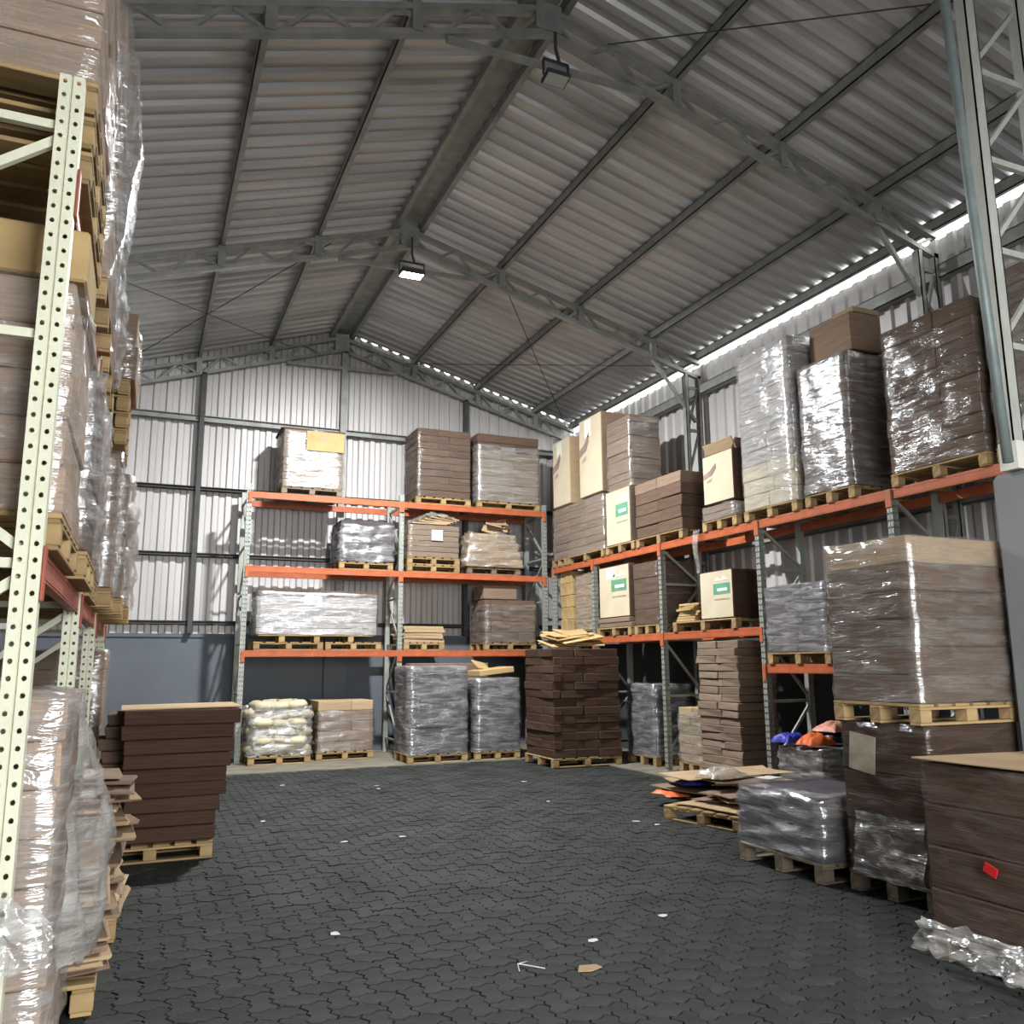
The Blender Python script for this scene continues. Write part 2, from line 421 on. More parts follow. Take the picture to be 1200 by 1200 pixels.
MB().box(-.09, .09, -.08, .06, 0.0, .2).build('base_bracket', 'mark_white', nc)
MB().tube([(-.39, -.1, top(5.3)-2.98), (-.36, -.1, 3.6), (-.29, -.1, 1.56), (-.22, -.1, .02)], .035, 10).build('conduit', 'steel_blue', nc, smooth=True)
pr = put('concrete_pier', cbox(.95, .34, 2.92, 'pier_paint', .035), None, (6.06, 4.02, 1.462))
tag(pr, 'plain grey painted concrete pier with rounded edges at the right edge of the picture', 'pier')
CACHE.clear()

def floodlight(label, x, y, z, lit, tilt, k_=1.):
    t = thing('floodlight', label, 'floodlight', (x, y, z))
    MB().tube([(0, 0, RZ-z-.3), (.0, 0, .35), (.04, 0, .2)], .018, 8).build('hanger', 'lamp_body', t)
    b = MB().box(-.2, .2, -.13, .13, .0, .07)
    for k in range(7): b.box(-.17+k*.05, -.155+k*.05, -.11, .11, .07, .105)
    h = b.build('housing', 'lamp_body', t, rot=(tilt, 0, 0)); h.scale = (k_, k_, k_)
    MB().box(-.18, .18, -.115, .115, -.008, .0).build('glass', 'lamp_light' if lit else 'lamp_glass', h)
    MB().bar((-.22*k_, 0, .03), (-.22*k_, 0, .2), .03, .012).bar((.22*k_, 0, .03), (.22*k_, 0, .2), .03, .012).bar((-.22*k_, 0, .2), (.22*k_, 0, .2), .012, .03).build('bracket', 'lamp_body', t)
    if lit:
        l = area('floodlight_lamp', (x, y-.002, z-.03), (tilt, 0, 0), .29, .19, 980, (1.0, .995, .98))
    return t
floodlight('shining white floodlight hanging below the middle truss', 3.31, 11.3, 7.2, True, R(4), .85)
floodlight('unlit floodlight with a dark frame hanging below the nearest truss', 3.42, 6.75, 7.27, False, R(-10), .62)

# ------------------------------------------------------------------ racks
def post_mesh(h, w, d, pitch, r, faces, m):
    """hollow upright; every listed face carries two perforated strips with a groove between"""
    key = ('post', round(h, 2), w, d, pitch, faces, m)
    if key in CACHE: return CACHE[key]
    b = MB(); n = int(h/pitch); ph = h/n
    def strip_holes(a, u, wd):
        a = Vector(a); u = Vector(u)
        for k in range(n):
            c = a + u*(wd/2) + Vector((0, 0, (k+.5)*ph)); i = len(b.v)
            for q in range(8):
                t = math.pi/4*q
                cx, cz = [(1, 0), (1, 1), (0, 1), (-1, 1), (-1, 0), (-1, -1), (0, -1), (1, -1)][q]
                b.v.append(tuple(c + u*(cx*wd/2) + Vector((0, 0, cz*ph/2))))
            for q in range(8):
                t = math.pi/4*q
                b.v.append(tuple(c + u*(math.cos(t)*r) + Vector((0, 0, math.sin(t)*r*1.15))))
            for q in range(8): b.f.append((i+q, i+(q+1) % 8, i+8+(q+1) % 8, i+8+q))
    corners = [(-w/2, -d/2), (w/2, -d/2), (w/2, d/2), (-w/2, d/2)]
    for k, nm in enumerate(('front', 'right', 'back', 'left')):
        a = Vector((*corners[k], 0)); e = Vector((*corners[(k+1) % 4], 0)); u = (e-a); L = u.length; u.normalize()
        inn = Vector((-u.y, u.x, 0))
        if nm in faces:
            g = .008; ws = (L-g)/2
            strip_holes(a, u, ws); strip_holes(a+u*(ws+g), u, ws)
            for s0, s1, i0, i1 in ((ws, ws, 0, .01), (ws, ws+g, .01, .01), (ws+g, ws+g, .01, 0)):
                p, q = a+u*s0+inn*i0, a+u*s1+inn*i1; i = len(b.v)
                b.v += [tuple(p), tuple(q), tuple(q+Vector((0, 0, h))), tuple(p+Vector((0, 0, h)))]; b.f.append((i, i+1, i+2, i+3))
        else:
            i = len(b.v); b.v += [tuple(a), tuple(e), tuple(e+Vector((0, 0, h))), tuple(a+Vector((0, 0, h)))]; b.f.append((i, i+1, i+2, i+3))
    me = b.mesh('post', m); CACHE[key] = me
    return me
def beam_mesh(L, along, m):
    key = ('beam', round(L, 3), along, m)
    if key in CACHE: return CACHE[key]
    b = MB()
    prof = [(-.022, -.055), (.022, -.055), (.022, .02), (.008, .02), (.008, .055), (-.022, .055)]   # stepped beam, lip to the inside
    n = len(prof)
    for s in (0, L):
        for p, z in prof: b.v.append((s, p, z) if along == 'x' else (-p, s, z))
    b.f += [tuple(range(n)), tuple(range(2*n-1, n-1, -1))] + [(k, (k+1) % n, n+(k+1) % n, n+k) for k in range(n)]
    # long shallow groove on the outer face is the shadow line of the rolled section
    o = -.023
    for z0, z1 in ((-.045, -.035), (.03, .04)):
        if along == 'x': b.box(.02, L-.02, o-.002, o+.001, z0, z1)
        else: b.box(-o-.001, -o+.002, .02, L-.02, z0, z1)
    me = b.mesh('beam', m); CACHE[key] = me
    return me
def rack(label, along, front, back, stations, height, levels, faces, pm, bm_, pitch, r, out, pw=.085, z0=.012, heights=None, skip=()):
    """row of bays; stations along the row, front/back the cross position, out = direction of the aisle"""
    loc = (stations[0], front, z0) if along == 'x' else (front, stations[0], z0)
    t = thing('pallet_rack', label, 'rack', loc)
    def W(s, c, z): return ((s, c, z) if along == 'x' else (c, s, z))
    def rel(p): return (p[0]-loc[0], p[1]-loc[1], p[2]-loc[2])
    for k, s in enumerate(stations):
        h = (heights[k] if heights else height)
        for c, fc in ((front, faces), (back, ())):
            put('upright_post', post_mesh(h, pw, pw*.85, pitch, r, fc, pm), t, rel(W(s, c, z0)))
            MB().box(-.07, .07, -.06, .06, 0, .01).build('foot_plate', pm, t, rel(W(s, c, z0-.002)))
        z = .25; up = True
        while z < h-.1:
            MB().bar(W(s, front, z), W(s, back, z), .03, .035).build('frame_brace', pm, t, rel((0, 0, z0)))
            z2 = min(z+.85, h-.05)
            if z2-z > .4:
                a, b = (front, back) if up else (back, front)
                MB().bar(W(s, a, z+.03), W(s, b, z2-.03), .028, .035).build('frame_brace', pm, t, rel((0, 0, z0)))
            up = not up; z += .85
    for k in range(len(stations)-1):
        a, b = stations[k]+pw/2, stations[k+1]-pw/2
        for z in (levels[k] if isinstance(levels[0], (list, tuple)) else levels):
            for c in (front, back):
                o_ = out if c == front else -out
                me = beam_mesh(b-a, along, bm_)
                q = put('beam', me, t, rel(W(a, c + o_*.01, z-.055)))
                if (along == 'x' and o_ > 0) or (along == 'y' and o_ < 0):
                    q.rotation_euler = (0, 0, math.pi)
                    q.location = rel(W(b, c + o_*.01, z-.055))
                for e in (-.03, b-a+.03):
                    put('beam_connector', cbox(.06, .01, .2, bm_, .003) if along == 'x' else cbox(.01, .06, .2, bm_, .003), q,
                        (e, -.04, -.046) if along == 'x' else (.04, e, -.046))
    return t
YR = 15.24
rack('tall galvanised rack with three orange beam levels against the back wall', 'x', YR, 16.1, [1.6, 4.34, 7.28], 4.72, [1.86, 3.30, 4.60], ('front',), 'post_galv', 'orange', .075, .012, -1)
rack('long galvanised rack with orange beams along the right wall', 'y', 7.42, 8.1, [4.45, 6.75, 8.95, 11.28, 13.45, 15.08], 3.437,
     [[3.45], [3.45, 1.58], [3.45, 2.06], [3.45, 2.06], [3.45, 2.06]], ('front', 'left'), 'post_galv', 'orange', .075, .012, -1)
rack('cream perforated rack with worn red beams along the left wall', 'y', -.38, -1.42, [3.45, 5.75, 7.85, 10.0], 3.86, [2.03, 3.5], ('front',), 'post_cream', 'orange_worn', .058, .0085, 1, pw=.088)

# ------------------------------------------------------------------ pallets and loads
def pallet(label, x0, x1, y0, y1, z, m='wood', rz=0., group='wooden pallets', along='y'):
    """nine-block pallet; deck boards run across, bottom boards along"""
    w, d = x1-x0, y1-y0; H = .14
    t = thing('pallet', label, 'pallet', ((x0+x1)/2, (y0+y1)/2, z), rz, group)
    nb = 6; bw = w/nb*.8 if along == 'y' else d/nb*.8
    for k in range(nb):
        if along == 'y': put('deck_board', cbox(bw, d, .02, m, .003), t, (-w/2+bw/2+k*(w-bw)/(nb-1), 0, H-.01))
        else: put('deck_board', cbox(w, bw, .02, m, .003), t, (0, -d/2+bw/2+k*(d-bw)/(nb-1), H-.01))
    bl = .1
    for k in (-1, 0, 1):
        if along == 'y':
            put('stringer_board', cbox(w, .09, .018, m, .003), t, (0, k*(d/2-.05), H-.03)); put('bottom_board', cbox(w, .09, .018, m, .003), t, (0, k*(d/2-.05), .009))
        else:
            put('stringer_board', cbox(.09, d, .018, m, .003), t, (k*(w/2-.05), 0, H-.03)); put('bottom_board', cbox(.09, d, .018, m, .003), t, (k*(w/2-.05), 0, .009))
        for l in (-1, 0, 1):
            put('block', cbox(bl, bl, .083, m, .004), t, (k*(w/2-bl/2), l*(d/2-bl/2), .0595))
    return t
def bundles(t, w, d, z0, z1, bh, nx, ny, m, jit=.012, lean=(0, 0), taper=0., name='bundle', ox=0., oy=0., mats=None, gap=.003):
    n = max(1, round((z1-z0)/bh)); h = (z1-z0)/n
    for k in range(n):
        f = (k+.5)/n
        ww = w*(1+taper*(f-.5)); dd = d*(1+taper*(f-.5))
        kx, ky = nx, ny
        xs = [i/kx for i in range(kx+1)]; ys = [i/ky for i in range(ky+1)]
        if k % 2 and kx > 1: xs = [0]+[min(.92, (i+.36)/kx) for i in range(kx-1) ] + [1] if kx > 2 else [0, .38, 1]
        elif kx == 2: xs = [0, .6, 1]
        if k % 2 and ky == 2: ys = [0, .4, 1]
        sx, sy = rnd.uniform(-jit, jit), rnd.uniform(-jit, jit)
        mm = mats[k] if mats and k < len(mats) and mats[k] else m
        for i in range(len(xs)-1):
            for j in range(len(ys)-1):
                a, b = xs[i], xs[i+1]; c, e = ys[j], ys[j+1]
                bw, bd = round((b-a)*ww-gap, 2), round((e-c)*dd-gap, 2)
                put(name, cbox(bw, bd, round(h-.004, 3), mm, min(.008, h*.1), jit*.6, rnd.randrange(3), name), t,
                    (ox + (a+b-1)/2*ww + sx + lean[0]*f + rnd.uniform(-jit, jit)*.6, oy + (c+e-1)/2*dd + sy + lean[1]*f + rnd.uniform(-jit, jit)*.6, z0+(k+.5)*h),
                    (0, 0, rnd.uniform(-jit, jit)*.9))
def shell(t, w, d, z0, z1, m='film_clear', off=.028, amp=.014, seed=1, cap=True, flare=0., bulge=0., lean=(0, 0), ox=0, oy=0, n=56, rows=14, taper=0., topw=1.):
    """stretch film wrapped round a load w x d"""
    q = random.Random(seed); ph = [q.uniform(0, 6.28) for _ in range(8)]
    rx, ry, rr = w/2+off, d/2+off, .05
    ring = []
    per = [(rx, -ry+rr), (rx, ry-rr), (rx-rr, ry), (-rx+rr, ry), (-rx, ry-rr), (-rx, -ry+rr), (-rx+rr, -ry), (rx-rr, -ry)]
    tot = sum(math.dist(per[i], per[(i+1) % 8]) for i in range(8))
    for i in range(8):
        a, b = per[i], per[(i+1) % 8]; k = max(1, round(n*math.dist(a, b)/tot))
        for s in range(k): ring.append((a[0]+(b[0]-a[0])*s/k, a[1]+(b[1]-a[1])*s/k))
    N = len(ring); b = MB()
    for r in range(rows+1):
        f = r/rows; z = z0+(z1-z0)*f
        for i, (x, y) in enumerate(ring):
            th = i/N*2*math.pi
            e = 1 + taper*(f-.5) + (topw-1)*max(0, f-.8)*5
            o_ = amp*(math.sin(7*th+9*f*2+ph[0])*.4 + math.sin(3*th-21*f+ph[1])*.5 + q.uniform(-.6, .6)) + flare*max(0, .18-f)*3 + bulge*math.sin(f*math.pi)*(.5+.5*math.sin(2*th+ph[2]))
            l = math.hypot(x, y); k = 1+o_/l
            zz = z + amp*.8*math.sin(5*th+ph[3])*(1 if r in (0, rows) else .3)
            b.v.append((ox+x*k*e+lean[0]*f, oy+y*k*e+lean[1]*f, zz if r else max(zz, z0)))
    for r in range(rows):
        for i in range(N):
            j = (i+1) % N; b.f.append((r*N+i, r*N+j, (r+1)*N+j, (r+1)*N+i))
    if cap:
        base = len(b.v)
        for i, (x, y) in enumerate(ring):
            k = .72+q.uniform(-.06, .06); b.v.append((ox+x*k+lean[0], oy+y*k+lean[1], z1+.012+q.uniform(0, .012)))
        for i in range(N):
            j = (i+1) % N; b.f.append((rows*N+i, rows*N+j, base+j, base+i))
    return b.build('stretch_film', m, t, smooth=True)
NL = [0]
def load(label, plabel, x0, x1, y0, y1, z, z1, m='kraft', bh=.15, nx=2, ny=2, wrap=None, npal=1, pm='wood', jit=.012, lean=(0, 0), taper=0.,
         name='cardboard_stack', cat='cardboard stack', group=None, wz=(0, 1), mats=None, along='y', inset=.01, pin=0., **fk):
    NL[0] += 1
    for k in range(npal):
        lb = plabel if isinstance(plabel, str) else plabel[k]
        pallet(lb, x0+pin, x1-pin, y0+pin, y1-pin, z+.141*k, pm, 0, along=along)
    zb = z+.141*npal+.001
    w, d = x1-x0-2*inset, y1-y0-2*inset
    t = thing(name, label, cat, ((x0+x1)/2, (y0+y1)/2, zb), 0, group)
    bundles(t, w, d, 0, z1-zb, bh, nx, ny, m, min(jit, .007) if wrap else jit, lean, taper, mats=mats)
    if wrap:
        H = z1-zb
        shell(t, w, d, H*wz[0], H*wz[1], wrap, seed=NL[0], lean=lean, taper=taper, cap=wz[1] > .95, **fk)
    return t
def sheet_stack(t, items, m='kraft_light'):
    """loose flat boards: (cx, cy, z, w, d, rz, tilt)"""
    for cx, cy_, z, w, d, rz, ti in items:
        put('board', cbox(w, d, .014, m, .003), t, (cx, cy_, z), (ti, ti*.6, rz))
G = 'loads on the back rack'
F0 = .012
# --- floor in front of and under the back rack
pallet('wooden pallet under the pile of pale sacks', 1.72, 2.72, 14.75, 15.75, F0)
t = thing('sack_pile', 'film-wrapped pile of pale sacks on a pallet below the back rack', 'sacks', (2.22, 15.25, F0+.142))
def sack_mesh(v):
    b = MB(); q = random.Random(v); nu, nv = 10, 6
    for j in range(nv+1):
        ph = -math.pi/2+math.pi*j/nv
        for i in range(nu):
            th = 2*math.pi*i/nu
            sp = lambda c, e: math.copysign(abs(c)**e, c)
            x = .27*sp(math.cos(th), .55)*max(.02, math.cos(ph))**.5; y = .19*sp(math.sin(th), .55)*max(.02, math.cos(ph))**.5; z = .085*sp(math.sin(ph), .8)
            b.v.append((x+q.uniform(-.012, .012), y+q.uniform(-.012, .012), z+q.uniform(-.01, .01)))
    for j in range(nv):
        for i in range(nu): k = (i+1) % nu; b.f.append((j*nu+i, j*nu+k, (j+1)*nu+k, (j+1)*nu+i))
    return b.mesh('sack', 'sacking', True)
sm = [sack_mesh(k) for k in range(3)]
for k in range(6):
    for x in (-.34, .0, .34) if k % 2 else (-.36, .04, .36):
        for y in (-.3, .08, .4):
            if k == 5 and x < -.2 and y > 0: continue
            put('sack', sm[rnd.randrange(3)], t, (x*.8+rnd.uniform(-.02, .02), y*.9+rnd.uniform(-.03, .03), .1+k*.138), (rnd.uniform(-.1, .1), rnd.uniform(-.1, .1), rnd.uniform(-.25, .25) + (math.pi/2 if k % 2 else 0)))
shell(t, .98, .96, 0, .78, 'film_milky', seed=91, amp=.025, bulge=.01, cap=False)
load('wrapped cardboard cartons on a pallet beside the sack pile, below the back rack', 'wooden pallet beside the sack pile', 2.86, 3.84, 15.0, 15.95, F0, 1.0, 'kraft', .16, 2, 2, 'film_clear', wz=(0, .8), mats=[None]*4+['kraft_light'])
load('tall dark slate load tightly wrapped in film, left of the pair before the back rack', 'wooden pallet under the left dark wrapped load', 4.12, 5.16, 13.86, 14.7, F0, 1.57, 'slate', .145, 1, 1, 'film_milky')
load('wide stack of flattened brown cartons standing behind the left dark wrapped load', 'wooden pallet under the wide flattened carton stack', 4.48, 6.0, 15.0, 15.95, F0, 1.63, 'kraft', .13, 2, 1, None)
load('dark slate wrapped load with a rounded top, right of the pair before the back rack', 'wooden pallet under the right dark wrapped load', 5.3, 6.12, 13.86, 14.75, F0, 1.36, 'slate', .145, 1, 1, 'film_milky', bulge=.02)
t = thing('cardboard_bundle', 'bent yellow cardboard piece leaning on top of the right dark wrapped load', 'cardboard', (5.75, 14.3, 1.44))
put('board', cbox(.68, .5, .1, 'kraft_yellow', .01), t, (.0, 0, .04), (0, -.1, .1)); put('board', cbox(.3, .3, .02, 'kraft_yellow', .003), t, (-.1, .2, .14), (.5, .2, .3))
load('big unwrapped brick-like stack of dark brown bundles, topped with loose yellow boards', 'wooden pallet under the big dark brown bundle stack', 6.0, 7.22, 12.32, 13.4, F0, 1.84, 'kraft_brown', .125, 3, 2, None, jit=.015)
t = thing('loose_boards', 'loose yellow cardboard boards heaped on the big dark brown bundle stack', 'cardboard', (6.6, 12.85, 1.845))
for k in range(16):
    put('board', cbox(.5+.12*(k % 3), .42, .016, 'kraft_yellow', .003), t, (rnd.uniform(-.3, .25), rnd.uniform(-.25, .1), .075+.012*k), (rnd.uniform(.1, .3), rnd.uniform(-.2, .12), rnd.uniform(-.35, .35)))
load('narrow navy load wrapped in film behind the big brown bundle stack', 'wooden pallet under the narrow navy wrapped load', 7.5, 8.3, 11.75, 12.6, F0, 1.27, 'slate', .14, 1, 1, 'film_milky', wz=(0, 1))
load('low bundle of small cartons half covered by crumpled film, left of the tall carton tower', 'wooden pallet under the low small cartons', 7.55, 8.2, 10.6, 11.2, F0, .95, 'kraft_light', .13, 2, 2, 'film_milky', wz=(.0, .9))
load('tall unwrapped tower of grey-brown cartons between two posts of the right rack', 'wooden pallet under the tall grey-brown carton tower', 7.3, 7.95, 9.4, 10.32, F0, 1.9, 'kraft_grey', .105, 1, 2, None, jit=.02)

# --- back rack, lowest beam level
Z1, Z2, Z3 = 1.862, 3.302, 4.602
pallet('lower left pallet under the long white wrapped load', 1.78, 2.96, 15.22, 16.1, Z1)
pallet('lower right pallet under the long white wrapped load', 3.0, 4.0, 15.22, 16.1, Z1)
t = thing('pallet', 'upper pallet carrying the long white wrapped load', 'pallet', (2.85, 15.66, Z1+.141), 0, 'wooden pallets')
for k in range(6): put('deck_board', cbox(2.0, .11, .02, 'wood', .003), t, (0, -.38+k*.15, .11))
for k in (-.6, 0, .6):
    for l in (-.38, 0, .38): put('block', cbox(.1, .1, .1, 'wood', .004), t, (k, l, .05))
t = thing('cardboard_stack', 'long low white load wrapped in film on the lowest beam of the back rack', 'cardboard stack', (2.86, 15.66, Z1+.265), 0)
bundles(t, 2.1, .84, 0, .78, .11, 1, 1, 'pale_board', .01, mats=[None]*6+['kraft_dark'])
shell(t, 2.1, .84, 0, .74, 'film_milky', seed=5, amp=.01, n=80)
put('paper_label', cbox(.3, .006, .16, 'paper', .001), t, (-.1, -.447, .6))
load('short stack of flat boards on the lowest beam, just right of the middle post', 'wooden pallet under the short flat board stack', 4.42, 5.2, 15.22, 16.0, Z1, 2.3, 'kraft_light', .06, 1, 1, None, jit=.02)
load('grey cartons under torn film at the right end of the lowest back rack beam', 'wooden pallet under the torn-film cartons', 6.0, 7.08, 15.22, 16.05, Z1, 2.82, 'kraft_dark', .2, 3, 2, 'film_clear', wz=(.0, .9))
tag(put('carton', cbox(.7, .5, .27, 'kraft', .01), None, (6.38, 15.6, 2.82+.155)), 'brown carton lying on the torn-film cartons of the back rack', 'carton')
# --- middle beam level
load('shiny white and black wrapped load on the middle beam, left of the middle post', 'wooden pallet under the white and black wrapped load', 3.2, 4.2, 15.24, 16.05, Z2, 4.2, 'slate', .12, 1, 1, 'film_milky', amp=.03, wz=(0, .9), mats=[None]*6+['black_film'])
load('tapering carton stack with a white paper label on the middle beam', ['lower pallet under the labelled carton stack', 'upper pallet under the labelled carton stack'], 4.47, 5.5, 15.24, 16.05, Z2, 4.2, 'kraft_grey', .1, 1, 1, 'film_thin', npal=2)
put('paper_label', cbox(.22, .006, .2, 'paper', .001), [o for o in col.objects if o.get('label', '').startswith('tapering carton')][0], (.05, -.435, .42))
t = thing('loose_boards', 'crumpled film and boards heaped on the labelled carton stack', 'cardboard', (5.0, 15.6, 4.205))
for k in range(5): put('board', cbox(.7-.05*k, .5, .03, 'kraft_light', .004), t, (.08*k-.1, -.1, .025+.032*k), (0, .03*k, .06*k))
curtain(lambda u, v: (-.5+.85*u+.03*math.sin(9*v), -.42+.4*v+.03*math.sin(11*u), .04+.2*math.sin(u*2.6)*(.6+.4*math.sin(v*7))+.03*math.sin(u*23+v*17)), 18, 10).build('stretch_film', 'film_loose', t, smooth=True)
load('ragged load of cardboard scraps bulging under film, right end of the middle beam', 'wooden pallet under the ragged scrap load', 5.66, 6.76, 15.24, 16.05, Z2, 4.1, 'kraft_light', .17, 2, 2, 'film_milky', jit=.03, amp=.06, taper=-.25, bulge=.05, pm='wood_grey')
t = thing('loose_boards', 'torn cardboard pieces sticking out of the ragged scrap load', 'cardboard', (6.3, 15.6, 4.14))
for k in range(7): put('board', cbox(.32, .26, .012, 'kraft_light', .003), t, (rnd.uniform(-.4, .3), rnd.uniform(-.3, .1), .08+.02*k), (rnd.uniform(.2, 1.2), rnd.uniform(-.4, .4), rnd.uniform(-.8, .8)))
# --- top beam level
t = load('glossy film-wrapped carton block with a yellow box panel, top left of the back rack', 'wooden pallet at the top left of the back rack', 2.14, 3.22, 15.24, 16.1, Z3, 5.8, 'kraft_grey', .13, 2, 2, 'film_clear', pm='wood_grey')
put('box_panel', cbox(.68, .01, .36, 'kraft_yellow', .003), t, (.2, -.47, .86)); put('handle_hole', cbox(.1, .008, .045, 'mark_grey', .002), t, (.17, -.477, .95))
put('cover_board', cbox(1.15, .8, .03, 'kraft_dark', .005), t, (.0, 0, 1.08))
load('two-column stack of flattened cartons on the top beam, middle of the back rack', 'pale pallet in the middle of the top beam of the back rack', 4.62, 5.72, 15.24, 16.1, Z3, 6.08, 'kraft_dark', .14, 2, 1, 'film_thin', jit=.02)
load('wide wrapped block with dark bundles above the film, right end of the top beam', 'wooden pallet at the right end of the top beam', 5.86, 7.2, 15.24, 16.1, Z3, 6.1, 'kraft_grey', .17, 2, 1, 'film_milky', wz=(0, .83), mats=[None]*6+['kraft_dark']*2)

# --- right rack, top beams (front face x = 7.4)
ZT, ZA, ZB = 3.452, 2.062, 1.582
XP = 7.36
def printed_carton(label, x0, x1, y0, y1, z0, z1, marks=('swoosh',), side='kraft_dark', flap=True, group=None):
    t = thing('printed_carton', label, 'carton', ((x0+x1)/2, (y0+y1)/2, z0), 0, group)
    w, d, h = x1-x0, y1-y0, z1-z0
    put('body', cbox(w, d, h, side, .01), t, (0, 0, h/2))
    X = -w/2-.004
    put('face_panel', cbox(.006, d-.02, h-.03, 'printed', .002), t, (X, 0, h/2))
    X -= .0035
    def poly(pts, m, nm):
        b = MB(); n = len(pts)
        b.v = [(X, d/2*-a, h*c) for a, c in pts] + [(X-.003, d/2*-a, h*c) for a, c in pts]
        b.f = [tuple(range(n)), tuple(range(2*n-1, n-1, -1))] + [(k, (k+1) % n, n+(k+1) % n, n+k) for k in range(n)]
        b.build(nm, m, t)
    # first coordinate: -1 far end, 1 near end of the face
    if 'swoosh' in marks:
        poly([(-.95, .52), (-.95, .62), (-.5, .68), (-.1, .8), (-.08, .7), (-.35, .58)], 'mark_mauve', 'printed_swoosh')
        poly([(-.75, .44), (-.7, .49), (-.35, .52), (-.4, .46)], 'mark_grey', 'printed_mark')
    if 'green' in marks:
        poly([(-.15, .5), (-.15, .72), (.85, .72), (.85, .5)], 'mark_green', 'printed_panel')
        X -= .0035; poly([(.1, .56), (.1, .62), (.7, .62), (.7, .56)], 'mark_white', 'printed_band'); X += .0035
        poly([(-.1, .38), (-.1, .41), (.8, .41), (.8, .38)], 'mark_grey', 'printed_mark')
        poly([(-.05, .78), (.1, .86), (.3, .79), (.5, .87), (.75, .78)], 'mark_white', 'printed_mark')
    if 'white' in marks:
        poly([(-.5, .75), (-.5, .97), (.1, .97), (.1, .75)], 'mark_white', 'printed_patch')
    if flap:
        put('flap', cbox(.02, d*.96, .22, 'kraft_light', .004), t, (-w/2+.05, 0, h+.07), (0, -.5, 0))
        put('flap', cbox(w*.9, .02, .2, 'kraft', .004), t, (0, -d/2+.04, h+.06), (.6, 0, 0))
    return t
pallet('pallet at the far end of the right rack top, under the two printed cartons', XP, 8.2, 13.0, 14.4, ZT)
pallet('pallet at the far corner of the right rack top', XP, 8.2, 14.45, 15.05, ZT)
t = thing('cardboard_stack', 'grey wrapped bundles under the far printed cartons on the right rack', 'cardboard stack', (7.77, 14.0, ZT+.142), 0)
bundles(t, .78, 2.02, 0, .99, .14, 1, 3, 'kraft_grey', .008); shell(t, .78, 2.02, 0, .99, 'film_clear', seed=33, n=70)
printed_carton('printed carton with mauve swoosh at the far corner of the right rack top', XP+.02, 8.0, 14.25, 14.98, 4.62, 5.95, ('swoosh', 'white'), 'kraft_light', False)
printed_carton('tallest printed carton with mauve swoosh, near the back right corner', XP+.02, 8.05, 13.0, 13.85, 4.62, 6.1, ('swoosh', 'white'), 'kraft', False)
pallet('pallet under the greenish marked carton on the right rack top', XP, 8.2, 11.98, 12.92, ZT)
printed_carton('printed carton with a green mark below the tall wrapped bundles', XP+.02, 7.9, 12.1, 12.9, ZT+.142, 4.55, ('green',), 'kraft_grey', False)
t = thing('cardboard_stack', 'pinkish wrapped bundles standing on the green-marked carton', 'cardboard stack', (7.72, 12.5, 4.556), 0)
bundles(t, .6, .78, 0, 1.25, .13, 1, 1, 'kraft', .015); shell(t, .6, .78, 0, 1.2, 'film_clear', seed=34)
load('wide stack of flat dark cartons on the right rack top, between printed cartons', 'pallet under the wide flat dark cartons', XP, 8.2, 10.6, 11.92, ZT, 4.5, 'kraft_dark', .17, 1, 2, None, mats=[None]*4+['kraft'])
pallet('pallet under the cream carton with open flaps', XP, 8.15, 9.32, 10.1, ZT)
t = thing('cardboard_stack', 'flat wrapped bundle under the cream carton with open flaps', 'cardboard stack', (7.75, 9.7, ZT+.142), 0)
bundles(t, .78, .74, 0, .2, .1, 1, 1, 'kraft_grey', .01); shell(t, .78, .74, 0, .2, 'film_clear', seed=35, rows=5)
printed_carton('cream printed carton with open flaps and mauve swoosh, beside the tallest wrapped load', XP+.02, 8.1, 9.36, 10.05, ZT+.375, 4.55, ('swoosh',), 'kraft_brown', True)
t = load('tall silvery film-wrapped stack with a cream lower part on the right rack top', 'pallet under the tall silvery wrapped stack', XP, 8.2, 8.14, 9.16, ZT, 5.75, 'pale_board', .2, 1, 2, 'film_milky', amp=.012, mats=['printed', 'printed', 'printed'])
t = thing('cardboard_stack', 'open brown cartons peeping above between the two tall wrapped loads', 'cardboard stack', (7.88, 7.66, 5.24), 0)
load('dark wrapped load with bright glints, between the silvery stack and the largest block', 'pallet under the dark glinting wrapped load', XP, 8.2, 7.2, 8.0, ZT, 5.2, 'kraft_dark', .16, 1, 1, 'film_milky', amp=.014)
put('bundle', cbox(.5, .7, .48, 'kraft', .012), t, (0, 0.02, .31)); put('bundle', cbox(.42, .36, .07, 'kraft_light', .008), t, (.02, -.15, .59)); put('bundle', cbox(.5, .6, .05, 'kraft_dark', .01), t, (0, 0, .03))
load('largest brown wrapped block on the right rack top, beside the near column', 'pallet under the largest brown wrapped block', XP, 8.15, 5.52, 6.68, ZT, 5.2, 'kraft_dark', .2, 1, 2, 'film_thin', lean=(0, 0))
load('brown wrapped block behind the near column on the right rack', 'pallet behind the near column on the right rack', XP, 8.15, 4.4, 5.42, ZT, 5.3, 'kraft_dark', .2, 1, 2, 'film_clear')
